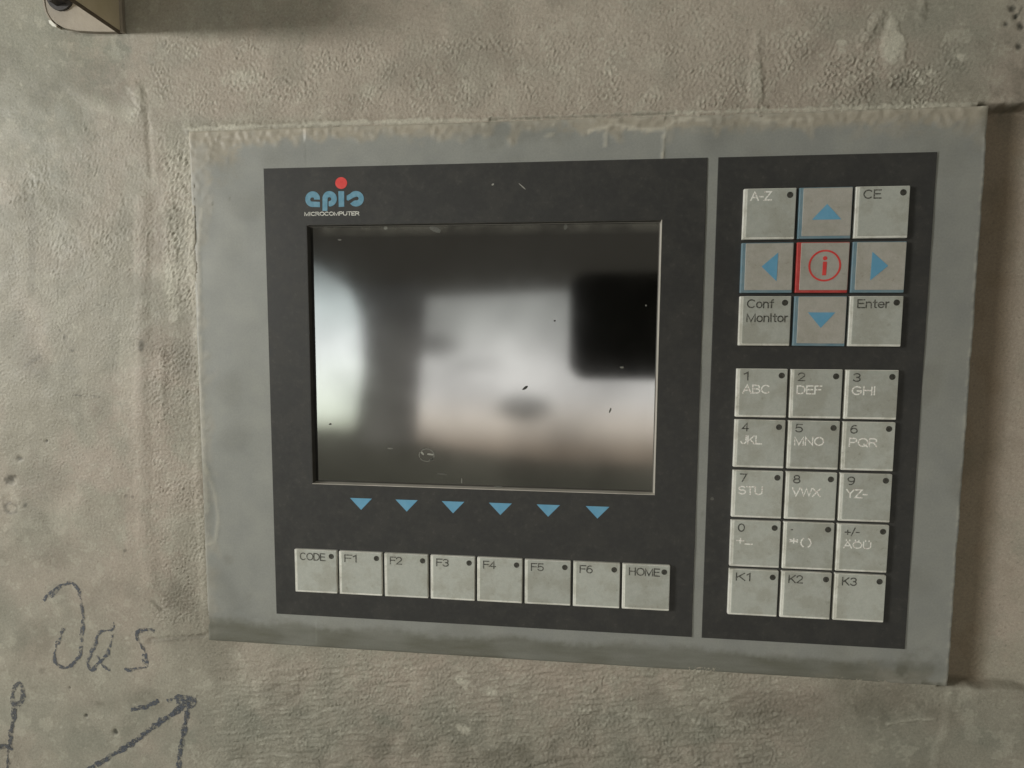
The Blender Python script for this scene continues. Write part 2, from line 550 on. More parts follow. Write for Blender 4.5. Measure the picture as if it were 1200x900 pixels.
light = c01(0.5 * flake * c01(top_band + 0.8 * top_hi + 0.7 * bot + 0.5 * left_low + c01(dl) * 0.6) + 0.22 * sst(fnoise(5) + 0.4 * wob2, 1.1, 1.6) * (1 - rec) + 0.16 * ell(720, 50, 260, 80, 0.7) + 0.25 * strip * (0.4 + 0.6 * patch) + 0.08 * ell(400, 95, 200, 40, 0.7) + crest * 0.75 + 0.30 * sst(wr_h2, 1.0, 2.4) * bot * patch2 + 0.35 * sst(wr_h, 1.3, 2.6) * bot + 0.30 * sst(peel, 0.9, 2.4) * (1 - calm) * (1 - top_band) + 0.4 * sst(wr_s, 0.8, 2.2) * c01(left_low + 0.7 * bot + rightw) * patch2  # wide ellipse paints the top centre brighter
            + 0.7 * seg([(222, 152), (330, 147), (560, 141), (800, 133), (1000, 127), (1150, 122)], 1.8, 0.9, 1.2)  # pale line painted as the highlight along the panel's top edge
            + 0.55 * seg([(228, 160), (233, 230), (226, 300), (232, 345), (233, 450)], 2.0, 0.9, 1.2)
            + 0.35 * ell(150, 130, 10, 18, 0.7) + 0.3 * ell(130, 128, 30, 10, 0.7, 0.4, 25) + 0.4 * ell(166, 112, 6, 12, 0.6)
            + 0.35 * ell(285, 92, 16, 10, 0.8, 0.4) + 0.4 * ell(430, 108, 13, 9, 0.7) + 0.3 * ell(765, 75, 12, 10, 0.7)
            + 0.55 * (ell(1044, 45, 9, 27, 0.35, 0.18, 8) + ell(1051, 58, 12, 14, 0.4, 0.2)) + 0.4 * ell(886, 90, 5, 34, 0.6, 0.3)
            + 0.6 * c01(ridge_b) * (0.2 + 0.8 * patch) * sst(wob2, -0.6, 0.6) + 0.26 * ridge_r + 0.45 * seg([(1040, 848), (1070, 843), (1096, 843)], 1.4, 0.8, 0.8)
            + 0.35 * ell(1160, 790, 16, 20, 0.8, 0.4) * patch + 0.3 * ell(75, 600, 22, 20, 0.7) + 0.3 * ell(150, 420, 10, 60, 0.8)
            + 0.3 * ell(190, 320, 14, 8, 0.7) + 0.5 * seg([(207, 365), (205, 374)], 3, 0.7, 0.8)
            + 0.35 * sst(fnoise(1.6), 1.9, 3.2) * (1 - rec))
for (u, v, r) in [(540, 798, 4), (577, 811, 5), (545, 806, 2), (538, 853, 4), (545, 855, 5), (487, 885, 3), (1073, 86, 3), (1090, 83, 3),
                  (1095, 86, 2), (1080, 96, 3), (986, 50, 4), (987, 60, 3), (1125, 66, 5), (962, 65, 2), (920, 125, 2)]:
    light = c01(light + 0.7 * ell(u, v, r * 1.3, r * 0.8, 0.6, 0.35, 20))
grime_shade = c01(0.22 * sst(VV, 800, 900) * sst(UU, 230, 400) * (1 - sst(UU, 900, 1050)) * (0.4 + 0.6 * patch2) + 0.55 * seg([(86, 37.5), (110, 40), (143, 40.5)], 2.0, 0.6, 0.4) + 0.28 * sst(fnoise(20), 0.6, 2.2)  # darker wall bottom; seg paints the contact shadow under the flange
            + 0.5 * (ell(32, 245, 11, 22, 0.5, 0.2) + seg([(36, 250), (39, 300), (37, 343)], 4.5, 0.5, 0.6)).clip(0, 1) * 0.55
            + 0.12 * ell(210, 440, 22, 65, 0.5, 0.15) + 0.25 * ell(215, 720, 16, 60, 0.6) + 0.15 * ell(180, 285, 14, 20, 0.5)
            + 0.18 * ell(960, 835, 110, 22, 0.7, 0.3) + 0.2 * ell(900, 825, 60, 18, 0.6) + 0.35 * ell(1040, 820, 45, 22, 0.6, 0.2)
            + 0.22 * ell(640, 885, 120, 16, 0.8, 0.4) * patch + 0.15 * ell(480, 870, 80, 25, 0.8, 0.4) * patch
            + 0.7 * ell(166, 405, 3, 6, 0.5) + 0.55 * seg([(179, 705), (184, 710), (189, 715)], 2, 0.7, 0.6)
            + 0.4 * ell(116, 824, 7, 3, 0.7, 0.3) + 0.4 * ell(50, 786, 3, 3, 0.7) + 0.35 * seg([(174, 752), (240, 744)], 2, 0.9, 1.0)
            + 0.3 * seg([(330, 152), (600, 145)], 1.5, 0.9, 1.0) + 0.6 * seg([(575, 140), (700, 136.5), (790, 133)], 1.3, 0.7, 0.6)
            + 0.35 * ell(1150, 90, 40, 30, 0.8, 0.4) * patch2
            + 0.5 * seg([(1140, 125), (1200, 123)], 2.5, 0.8, 1.0)  # darker line along the recess's upper edge
            + 0.25 * ell(1030, 105, 30, 15, 0.7) * patch)
green = c01(0.55 * sst(VV, 775, 850) * (0.4 + 0.6 * patch) + 0.3 * sst(fnoise(16), 0.4, 1.6) + 0.5 * ell(1120, 40, 70, 60, 0.7) + 0.35 * ell(1110, 860, 90, 45, 0.7)
            + 0.3 * ell(330, 850, 100, 50, 0.7) + 0.35 * ell(205, 65, 30, 14, 0.6) + 0.8 * ell(20, 60, 110, 120, 0.8) + 0.3 * ell(60, 720, 100, 60, 0.8)  # large upper left ellipse paints the corner darkening
            + 0.25 * ell(90, 100, 40, 70, 0.8) + 0.3 * ell(30, 640, 40, 30, 0.6))
brown_shade = c01(rec * (0.62 * (1 - sst(XX, 3.98, 4.12)) + 0.10 + 0.10 * sst(mid, 0, 2)))  # bare brown ground, painted deeper where the panel's shadow falls
speck = c01(0.35 * pin * (1 - 0.6 * calm) + 0.8 * sum(ell(u, v, r * 0.75, r * 0.8, 0.6, 0.35) for (u, v, r) in pocks if u > 1000 or v > 600 or r < 4)
            + 0.55 * (ell(22, 538, 4, 3, 0.5, 0.3) + ell(10, 562, 5, 6, 0.5, 0.4) + ell(30, 592, 3, 3, 0.5, 0.3))
            + 0.5 * ell(14, 595, 8, 7, 0.3, 0.2) * (1 - ell(14, 595, 5.5, 4.5, 0.3, 0.2))
            + 0.6 * ell(1190, 12, 14, 18, 0.7, 0.3) * sst(wob2, 0.2, 0.9)
            + 0.5 * seg([(62, 376), (76, 395), (85, 411)], 2.2, 0.6, 0.8) * sst(wob2, -0.2, 0.6)
            + 0.5 * seg([(86, 463), (104, 464), (120, 466)], 1.2, 0.7, 0.6) * sst(wob2, -0.6, 0.4)
            + 0.4 * ell(148, 647 - 66, 2, 2, .6) + 0.5 * ell(147, 645, 2, 2, 0.6) + 0.4 * ell(156, 582, 2, 1.5, 0.6)
            + 0.25 * seg([(30, 430), (45, 418)], 2, 0.7, 1.0)
            + 0.6 * ell(1152, 132, 4, 14, 0.7, 0.3) * 0.4)

idx = np.arange(NX * NY).reshape(NY, NX)
keep = np.ones((NY - 1, NX - 1), bool)
deep = inside[:-1, :-1] & inside[1:, 1:] & (XX[:-1, :-1] > PL + 0.1) & (XX[:-1, :-1] < PR - 0.15) & (YY[:-1, :-1] > PB + 0.1) & (YY[:-1, :-1] < PT - 0.1)
keep &= ~deep
quads = np.stack([idx[:-1, :-1], idx[:-1, 1:], idx[1:, 1:], idx[1:, :-1]], -1)[keep]


def grid_mesh(name, co, quads, layers):
    used = np.zeros(len(co), bool)
    used[quads.ravel()] = True
    remap = np.cumsum(used) - 1
    quads = remap[quads]
    co = co[used]
    me = bpy.data.meshes.new(name)
    me.vertices.add(len(co))
    me.vertices.foreach_set('co', co.astype(np.float32).ravel())
    me.loops.add(quads.size)
    me.loops.foreach_set('vertex_index', quads.astype(np.int32).ravel())
    me.polygons.add(len(quads))
    me.polygons.foreach_set('loop_start', np.arange(0, quads.size, 4, dtype=np.int32))
    me.polygons.foreach_set('loop_total', np.full(len(quads), 4, np.int32))
    me.polygons.foreach_set('use_smooth', np.ones(len(quads), bool))
    for ln, chans in layers.items():
        a = me.color_attributes.new(ln, 'FLOAT_COLOR', 'POINT')
        d = np.ones((len(co), 4), np.float32)
        for k, ch in enumerate(chans):
            d[:, k] = ch.ravel()[used]
        a.data.foreach_set('color', d.ravel())
    me.update()
    me.validate()
    return me


co = np.stack([XX.ravel() * S, -H.ravel() * S, YY.ravel() * S + Z0], -1)
wall_me = grid_mesh('wall', co, quads, {'stain': (pink, light, grime_shade), 'stain2': (brown_shade, green, speck)})
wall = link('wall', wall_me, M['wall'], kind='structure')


def hsample(X, Y):
    i = np.clip(np.searchsorted(gx, X) - 1, 0, NX - 2)
    j = np.clip(np.searchsorted(gy, Y) - 1, 0, NY - 2)
    a = (X - gx[i]) / (gx[i + 1] - gx[i])
    b = (Y - gy[j]) / (gy[j + 1] - gy[j])
    return (H[j, i] * (1 - a) * (1 - b) + H[j, i + 1] * a * (1 - b) + H[j + 1, i] * (1 - a) * b + H[j + 1, i + 1] * a * b)


# ------------------------------------------------------------------ hand-drawn marks on the wall
def ink_material(name, c1, c2, thr, scale=900):
    m, nt, b = mat(name)
    n1 = noise(nt, scale, 4, 0.65)
    n2 = noise(nt, 330, 3, 0.6)
    nt.links.new(mix(nt, n2, c1, c2), b.inputs['Base Color'])
    b.inputs['Roughness'].default_value = 0.7
    f = ramp(nt, n1, [(thr - 0.07, 0.0), (thr + 0.07, 0.9)])
    f2 = ramp(nt, n2, [(thr - 0.02, 0.15), (thr + 0.10, 1.0)])
    nt.links.new(math_(nt, 'MULTIPLY', f, f2), b.inputs['Alpha'])
    return m


INK = ink_material('marker_ink', (0.065, 0.078, 0.102), (0.120, 0.130, 0.148), 0.42)
INK2 = ink_material('marker_ink_faded', (0.07, 0.076, 0.090), (0.12, 0.125, 0.13), 0.42)


def strokes(name, paths, width, material, label):
    V, F = [], []
    for path in paths:
        P = np.array([inv(u / 3.75, 660 + v / 3.75, -0.008) for u, v in path])
        # smooth resample (Catmull-Rom)
        pts = []
        Q = np.vstack([2 * P[0] - P[1], P, 2 * P[-1] - P[-2]])
        for i in range(1, len(Q) - 2):
            n = max(2, int(np.linalg.norm(Q[i + 1] - Q[i]) / 0.006))
            for t in np.linspace(0, 1, n, endpoint=False):
                a, b, c, d = Q[i - 1], Q[i], Q[i + 1], Q[i + 2]
                pts.append(0.5 * (2 * b + (c - a) * t + (2 * a - 5 * b + 4 * c - d) * t * t + (3 * b - a - 3 * c + d) * t ** 3))
        pts = np.array(pts)
        pts += 0.0026 * np.stack([np.convolve(rng.standard_normal(len(pts)), np.ones(5) / 2.2, 'same') for _ in range(2)], -1)
        tg = np.gradient(pts, axis=0)
        tg /= np.linalg.norm(tg, axis=1)[:, None] + 1e-9
        nm = np.stack([-tg[:, 1], tg[:, 0]], -1)
        wv = width * (1 + 0.35 * np.convolve(rng.standard_normal(len(pts)), np.ones(7) / 2.6, 'same')).clip(0.3, 1.7)
        base = len(V)
        for k in range(len(pts)):
            for s in (-1, 0, 1):
                x, y = pts[k] + nm[k] * s * wv[k] / 2
                V.append(tuple(W(x, y, float(hsample(x, y)) + 0.0022)))
        for k in range(len(pts) - 1):
            for s in (0, 1):
                a = base + k * 3 + s
                F.append((a, a + 1, a + 4, a + 3))
    return link(name, mesh(name, V, F, True), material, wall, label=label)


strokes('ink_letter', [[(190, 165), (215, 135), (265, 98), (315, 88), (345, 120), (360, 180), (365, 240), (360, 330), (350, 400), (325, 440),
                        (290, 460), (255, 445), (243, 410), (250, 365), (265, 325), (282, 285)], [(222, 150), (250, 118), (272, 104)]],
        0.021, INK, 'handwritten capital J in dark ink')
strokes('ink_letter', [[(505, 260), (490, 290), (440, 305), (420, 350), (395, 410), (385, 440), (405, 470), (440, 430), (470, 400), (490, 350),
                        (495, 305)], [(428, 405), (455, 450), (490, 470)]], 0.020, INK, 'handwritten small a in dark ink')
strokes('ink_letter', [[(680, 300), (655, 290), (610, 298), (605, 330), (625, 370), (640, 400), (645, 455), (600, 463), (540, 468)],
                       [(632, 400), (636, 450)]],
        0.021, INK, 'handwritten small s in dark ink')
strokes('ink_arrow', [[(575, 642), (640, 632), (700, 608)], [(590, 636), (650, 636)], [(735, 608), (770, 592), (800, 590), (850, 592), (852, 610), (838, 635)],
                      [(840, 598), (790, 640), (720, 690), (660, 735), (600, 780), (500, 840), (400, 900), (360, 925)],
                      [(818, 600), (770, 655), (700, 695), (640, 745), (560, 805), (480, 850), (420, 888)],
                      [(835, 615), (822, 670), (810, 720), (795, 800), (785, 890), (784, 930)], [(824, 650), (806, 760), (790, 850)],
                      [(780, 600), (800, 640), (830, 600)]], 0.027, INK, 'hand-drawn arrow pointing up right in dark ink')
strokes('ink_letter', [[(66, 690), (60, 640), (58, 580), (68, 540), (86, 528), (102, 550), (98, 600), (80, 625)],
                       [(72, 600), (64, 680), (50, 760), (42, 820), (36, 905), (34, 940)], [(-20, 798), (10, 802), (62, 808)], [(60, 690), (48, 800)], [(-20, 806), (30, 800), (66, 812)]],
        0.024, INK2, 'cut off handwritten letter with a loop and a crossbar')

# ------------------------------------------------------------------ control panel
def empty(name, X, Y, Z=0.0, **kw):
    o = bpy.data.objects.new(name, None)
    COL.objects.link(o)
    o.location = W(X, Y, Z)
    o.empty_display_size = 0.02
    for k, v in kw.items():
        o[k] = v
    return o


panel = empty('control_panel', 0, 0, 0, category='control panel',
              label='grey industrial control panel with dark screen and rows of square keys, set in the wall')
# children are in the panel's own frame: location (X*S, -Z*S, Y*S)


def child(name, vf, material, parent=panel, loc=(0, 0, 0), smooth=False, **kw):
    me = vf if isinstance(vf, bpy.types.Mesh) else mesh(name, vf[0], vf[1], smooth)
    o = link(name, me, material, parent, **kw)
    o.location = (loc[0] * S, -loc[2] * S, loc[1] * S)
    return o


# housing: gridded slab with a rounded outer edge and the screen opening
SL, SR, SB, ST = 0.0, 2.110, 0.0, 1.5977
hx = np.array(sorted(set([PL, PL + 0.0005, PL + 0.004, PR - 0.004, PR - 0.0005, PR, SL, SR] + np.arange(PL + 0.015, PR - 0.01, 0.0125).round(5).tolist())))
hy = np.array(sorted(set([PB, PB + 0.0005, PB + 0.004, PT - 0.004, PT - 0.0005, PT, SB, ST] + np.arange(PB + 0.015, PT - 0.01, 0.0125).round(5).tolist())))
HXX, HYY = np.meshgrid(hx, hy)
hU, hV = proj(HXX, HYY, np.zeros_like(HXX))
hn1 = fnoise(5, shape=HXX.shape, step=0.0125)
hn2 = fnoise(1.6, shape=HXX.shape, step=0.0125)
hn3 = fnoise(16, shape=HXX.shape, step=0.0125)
kw = dict(U=hU, V=hV, n1=hn1, n2=hn2)
hz = np.zeros_like(HXX) + 0.0010 * hn3
ed = np.minimum(np.minimum(HXX - PL, PR - HXX), np.minimum(HYY - PB, PT - HYY))
smear = c01(0.75 * (1 - sst(HYY, PT - 0.06, PT - 0.005 + 0 * HYY) * 0) * sst(HYY - PT + 0.035 * hn1, -0.095, -0.02) + 0.6 * ell(245, 175, 26, 26, 0.8, 0.4, **kw) + 0.75 * seg([(232, 165), (330, 154), (420, 150)], 7, 0.9, 3, **kw) * sst(hn1, -0.8, 1)
            + 0.35 * sst(-(HXX - PL) + 0.03 * hn1, -0.10, -0.01) + 0.8 * ell(290, 163, 40, 7, 0.8, 0.4, -5, **kw) + 0.5 * ell(265, 178, 14, 12, 0.8, 0.5, **kw)
            + 0.8 * (ell(745, 145, 65, 7, 0.6, 0.35, -3, **kw)) + 0.7 * ell(490, 152, 40, 7, 0.7, 0.4, **kw)
            + 0.75 * ell(1010, 138, 170, 8, 0.8, 0.4, -3, **kw) + 0.5 * ell(1140, 140, 30, 18, 0.8, 0.4, **kw)
            + 0.4 * ell(1040, 152, 30, 6, 0.8, 0.5, -6, **kw) + 0.35 * ell(243, 240, 6, 25, 0.7, 0.3, **kw)
            + 0.65 * (1 - sst(hV - (0.0641 * (hU - 245) + 745), -9, 2)) * 0 + 0.55 * ell(1030, 795, 60, 10, 0.8, 0.4, 4, **kw)
            + 0.55 * sst(-(HXX - PR), 0, 0.02) * 0)
edge_h = 1 - sst(ed, 0.008, 0.022 + 0.006 * np.clip(hn2, -1, 1))
pale = c01(0.75 * seg([(690, 153), (708, 150), (722, 145), (738, 150), (752, 151), (778, 152), (790, 142), (806, 139), (830, 140)], 2.2, 0.7, 1.0, **kw)
           + 0.6 * seg([(780, 152), (778, 168), (777, 184)], 1.8, 0.7, 0.8, **kw) + 0.5 * seg([(710, 154), (710, 170)], 1.8, 0.7, 0.8, **kw)
           + 0.5 * seg([(640, 160), (648, 157)], 1.5, 0.7, 0.6, **kw) + 0.7 * ell(648, 145, 1.8, 1.5, 0.5, 0.2, **kw)
           + 0.55 * seg([(560, 142), (570, 147)], 3, 0.7, 1.0, **kw) + 0.5 * seg([(880, 138), (910, 142), (950, 139)], 2.2, 0.8, 1.2, **kw)
           + 0.35 * seg([(240, 545), (252, 580), (256, 610), (252, 635), (238, 640)], 1.5, 0.8, 0.6, **kw)
           + 0.40 * seg([(236, 245), (232, 300), (235, 450), (243, 600)], 1.8, 0.8, 1.0, **kw)
           + 0.35 * edge_h * (HXX > PR - 0.1) * sst(hn2, -0.5, 1) + 0.3 * edge_h * (HYY > PT - 0.1))
bl = 0.0641 * (hU - 245) + 746.5        # lower edge of the housing as it runs
grm = c01(0.95 * sst(hV - bl, -27 + 2 * hn3 + 0.8 * hn2, -15 + 2 * hn3 + 0.8 * hn2) * (0.8 + 0.2 * sst(hn3, -1, 1)) * (1 - 0.75 * sst(hU, 1020, 1060))
          + 0.55 * ell(1073, 785, 22, 16, 0.8, 0.4, **kw) + 0.7 * seg([(1082, 801), (1110, 803)], 2.2, 0.7, 0.6, **kw)  # the seg paints the dark gap under the lower right edge
          + 0.5 * ell(1055, 785, 6, 6, 0.7, 0.3, **kw) + 0.45 * ell(1155, 135, 5, 16, 0.8, 0.3, **kw)
          + 0.28 * ell(262, 190, 16, 18, 0.8, 0.4, **kw) + 0.28 * ell(600, 155, 45, 12, 0.8, 0.5, **kw)
          + 0.25 * sst(hn3, 0.5, 2.2) + 0.30 * ell(230, 590, 22, 46, 0.3, 0.1, **kw) + 0.8 * ell(249, 239, 1.5, 2, 0.6, 0.2, **kw)
          + 0.6 * ell(269, 233, 1.4, 1.2, 0.6, 0.2, **kw) + 0.25 * ell(275, 735, 35, 25, 0.7, 0.4, **kw)
          + 0.35 * ell(267, 655, 6, 6, 0.8, 0.3, **kw) + 0.35 * ell(823, 603, 2, 3, 0.6, 0.2, **kw)
          + 0.18 * ell(1100, 170, 30, 30, 0.8, 0.4, **kw))
# rounded rim and skirt
wx = 0.0014 * fnoise(5, shape=HXX.shape, step=0.0125)
wxx = np.where((HXX > PR - 0.05), wx, 0) + np.where(HXX > PR - 0.05, -0.006 * ell(1158, 150, 6, 14, 0.5, 0.3, **kw), 0)
z = hz.copy()
z = np.where(ed < 0.0042, -0.0012, z)
z = np.where(ed < 0.0008, -0.006, z)
z = np.where(ed < 0.0001, -0.115, z)
z = z + 0.006 * smear * sst(hn2, -0.3, 1.2) * (ed > 0.004) + 0.005 * pale * (ed > 0.004)
hidx = np.arange(HXX.size).reshape(HXX.shape)
hk = ~((HXX[:-1, :-1] >= SL - 1e-6) & (HXX[1:, 1:] <= SR + 1e-6) & (HYY[:-1, :-1] >= SB - 1e-6) & (HYY[1:, 1:] <= ST + 1e-6))
hq = np.stack([hidx[:-1, :-1], hidx[:-1, 1:], hidx[1:, 1:], hidx[1:, :-1]], -1)[hk]
hco = np.stack([(HXX + wxx).ravel() * S, -z.ravel() * S, HYY.ravel() * S], -1)
hme = grid_mesh('housing', hco, hq, {'stain': (smear, pale, grm)})
child('housing', hme, M['housing'])

# two dark membrane plates
PZ = 0.006           # face of the dark plates
DL, DM, DN, DR = -0.263, 2.3489, 2.4078, 3.552
DB, DT = -0.8610, 1.9355


def ring_plate(x0, x1, y0, y1, a0, a1, b0, b1, z0, z1):
    vs, fs = [], []
    o = [(x0, y0), (x1, y0), (x1, y1), (x0, y1)]
    i = [(a0, b0), (a1, b0), (a1, b1), (a0, b1)]
    e = 0.002
    oi = [(x0 + e, y0 + e), (x1 - e, y0 + e), (x1 - e, y1 - e), (x0 + e, y1 - e)]
    for ring, zz in ((o, z0), (o, z1 - e), (oi, z1), (i, z1), (i, z0)):
        vs += [(x * S, -zz * S, y * S) for x, y in ring]
    for k in range(4):
        for q in range(4):
            r = (q + 1) % 4
            fs.append((k * 4 + q, k * 4 + r, (k + 1) * 4 + r, (k + 1) * 4 + q))
    return vs, fs


child('screen_surround', ring_plate(DL, DM, DB, DT, SL, SR, SB, ST, 0.0025, PZ), M['plate'], label='dark membrane plate around the screen and function keys')
child('keypad_plate', chamfer_box(DR - DN, DT - DB, 0.0025, PZ, 0.002), M['plate'], loc=((DR + DN) / 2, (DT + DB) / 2, 0),
      label='dark membrane plate behind the arrow and number keys')

# screen bezel (walls of the opening, lit right and bottom painted pale, shaded ones dark) and glass
ZG = -0.036


def lip(ax, ay, bx, by, w, zt, zb):
    """one wall of the opening from a to b, thickness w outwards (to the right of a->b)"""
    d = np.array([bx - ax, by - ay], float)
    d /= np.linalg.norm(d)
    n = np.array([d[1], -d[0]]) * w
    p = [(ax, ay), (bx, by), (bx + n[0] * 1, by + n[1] * 1), (ax + n[0], ay + n[1])]
    return prism(p, zb, zt)


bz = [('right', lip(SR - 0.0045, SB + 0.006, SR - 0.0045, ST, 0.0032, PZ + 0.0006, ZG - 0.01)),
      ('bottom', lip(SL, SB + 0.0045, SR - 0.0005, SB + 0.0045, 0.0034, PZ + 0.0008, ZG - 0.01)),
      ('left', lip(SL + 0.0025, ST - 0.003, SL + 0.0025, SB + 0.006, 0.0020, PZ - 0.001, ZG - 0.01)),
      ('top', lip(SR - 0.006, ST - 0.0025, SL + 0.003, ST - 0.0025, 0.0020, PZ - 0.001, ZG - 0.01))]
M['lip_shaded'] = worn('bezel_shaded_plastic', (0.060, 0.058, 0.052), (0.10, 0.098, 0.088), rough=0.5, dirt=0.6, scale=80, dcol=(0.15, 0.145, 0.12))
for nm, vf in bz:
    child('screen_lip', vf, M['lip_lit'] if nm in ('right', 'bottom') else M['lip_shaded'])
glass = child('screen', chamfer_box(SR - SL - 0.014, ST - SB - 0.014, ZG - 0.02, ZG, 0.0008), M['screen'],
              loc=((SL + SR) / 2 - 0.001, (SB + ST) / 2 + 0.001, 0), label='dark glossy display glass with dust along its top edge')


def onglass(u, v):
    return inv(u, v, ZG)


def mark_poly(pts):
    return [(x - glass.location[0] / S, y - glass.location[2] / S) for x, y in pts]


def small(name, cu, cv, ru, rv, ang, material, z=ZG, n=10, seed=1, parent=glass, zt=0.0012, local=True):
    r = np.random.default_rng(seed)
    pts = []
    for k in range(n):
        a = 2 * math.pi * k / n
        q = 1 + 0.25 * (r.random() - 0.5)
        x, y = ru * math.cos(a) * q, rv * math.sin(a) * q
        aa = math.radians(ang)
        pts.append(inv(cu + x * math.cos(aa) - y * math.sin(aa), cv + x * math.sin(aa) + y * math.cos(aa), z))
    if local:
        pts = mark_poly(pts)
    return child(name, prism(pts, z + 0.0002, z + zt), material, parent)


M['fleck'] = worn('fleck_dark', (0.02, 0.02, 0.018), (0.04, 0.04, 0.035))
M['dust'] = worn('dust_pale', (0.34, 0.34, 0.30), (0.45, 0.45, 0.40), scale=900)
M['dust_dim'] = worn('dust_dim', (0.10, 0.10, 0.088), (0.15, 0.15, 0.13), scale=900)
M['dust_mid'] = worn('dust_mid', (0.17, 0.17, 0.15), (0.24, 0.24, 0.21), scale=1500)
small('paint_fleck', 615.5, 454.5, 4.2, 1.5, -35, M['fleck'], seed=3)
small('paint_fleck', 728.6, 430.5, 2.2, 1.2, 5, M['dust_mid'], seed=4)
small('paint_fleck', 457, 525.5, 3.2, 0.8, 3, M['dust_mid'], seed=5)
small('paint_fleck', 518, 555.5, 5.5, 0.7, 5, M['dust_dim'], seed=6)
small('paint_fleck', 541, 563.5, 0.7, 3, 0, M['dust_mid'], seed=7)
small('paint_fleck', 452, 267, 2.2, 2.2, 0, M['dust_mid'], seed=8)
small('paint_fleck', 663, 266, 2.2, 3.2, 10, M['dust_dim'], seed=9)
small('paint_fleck', 510, 269, 7, 3.2, 20, M['dust_dim'], seed=19)
small('paint_fleck', 398, 281, 2.5, 1, 0, M['dust_dim'], seed=29)
small('paint_fleck', 715, 481, 1.0, 3.2, 20, M['dust_dim'], seed=10)
small('paint_fleck', 387, 497, 1.8, 1.0, 0, M['fleck'], seed=11)
small('paint_fleck', 650, 376, 1.3, 1.0, 0, M['fleck'], seed=12)
small('paint_fleck', 584, 570.5, 5, 1.0, 3, M['dust_dim'], seed=13)
small('paint_fleck', 757, 358, 1.0, 1.0, 3, M['dust_mid'], seed=14)


# dried drop: a small broken ring low on the glass
def arc_ring(cu, cv, r, a0, a1, w, z, zt, n=16):
    o, i = [], []
    for k in range(n + 1):
        a = math.radians(a0 + (a1 - a0) * k / n)
        o.append(inv(cu + (r + w) * math.cos(a), cv + (r + w) * 0.85 * math.sin(a), z))
        i.append(inv(cu + r * math.cos(a), cv + r * 0.85 * math.sin(a), z))
    return prism(mark_poly(o + i[::-1]), z + 0.0002, z + zt)


drop = child('dried_drop', arc_ring(500, 533.5, 8.2, 160, 400, 1.1, ZG, 0.0012), M['dust_mid'], glass)
child('dried_drop', arc_ring(500, 533.5, 8.0, 20, 150, 0.9, ZG, 0.0012), M['dust_mid'], glass)
small('dried_drop', 494.5, 530.5, 3.2, 1.1, 50, M['dust'], seed=15)
small('dried_drop', 504.5, 532.5, 4.2, 1.0, 5, M['dust'], seed=16)
small('dried_drop', 505.5, 538.5, 2.6, 1.6, 0, M['dust_dim'], seed=17)


def onplate(name, cu, cv, ru, rv, ang, material, seed):
    return small(name, cu, cv, ru, rv, ang, material, z=PZ, seed=seed, parent=panel, zt=0.0008, local=False)


onplate('scratch', 612, 218.5, 5.2, 0.6, 42, M['dust'], 21)
onplate('scratch', 577.5, 216.3, 1.0, 1.6, 60, M['dust'], 22)
onplate('scratch', 834.5, 584.5, 2.0, 2.0, 0, M['dust_dim'], 23)

# ---- maker's logo: e p i and a turned e, a red ball and the caption
LZ = PZ + 0.0012


def lp(x, y):
    return inv(352 + x / 15.0, 204 + y / 15.0, PZ)


def arc(cx, cy, r, a0, a1, n=18, ry=None):
    ry = ry or r
    return [(cx + r * math.cos(math.radians(a0 + (a1 - a0) * k / n)), cy - ry * math.sin(math.radians(a0 + (a1 - a0) * k / n))) for k in range(n + 1)]


def logo(name, pts, material=None, **kw):
    return child(name, prism([lp(*p) for p in pts], PZ + 0.0002, LZ), material or M['logo_blue'], **kw)


# e: a thick ring open at the right under its bar
e_pts = arc(222, 442, 132, 2, 300, 26) + [(345, 575), (345, 500), (240, 500)] + arc(222, 450, 44, 280, 70, 8) + [(250, 425), (262, 448)]
e_pts = [(345, 448)] + arc(218, 442, 130, 12, 262, 26, 138) + [(345, 582), (345, 490), (215, 484)] + arc(212, 448, 38, 250, 95, 8) + [(240, 416), (240, 448)]
logo('logo_letter', e_pts)
p_pts = [(390, 648), (390, 400)] + arc(505, 435, 115, 165, 90, 8, 135) + arc(510, 435, 132, 88, -88, 18, 136) + [(498, 560), (498, 480)] + \
        arc(512, 440, 34, -70, 90, 7, 34) + arc(510, 440, 32, 92, 178, 5, 34) + [(476, 648)]
logo('logo_letter', p_pts)
logo('logo_letter', [(668, 302), (770, 302), (772, 574), (676, 578)])
s_pts = [(815, 455), (815, 380)] + arc(980, 434, 136, 140, -130, 24, 136) + [(875, 520), (940, 470)] + arc(990, 430, 36, -110, 130, 8, 34) + [(930, 415), (842, 468)]
logo('logo_letter', s_pts)
logo('logo_ball', arc(718, 158, 104, 0, 345, 23), M['red'])


# ---- text: a plain single-stroke sans alphabet, cap height 1
def ar(cx, cy, rx, ry, a0, a1, n=10):
    return [(cx + rx * math.cos(math.radians(a0 + (a1 - a0) * k / n)), cy + ry * math.sin(math.radians(a0 + (a1 - a0) * k / n))) for k in range(n + 1)]


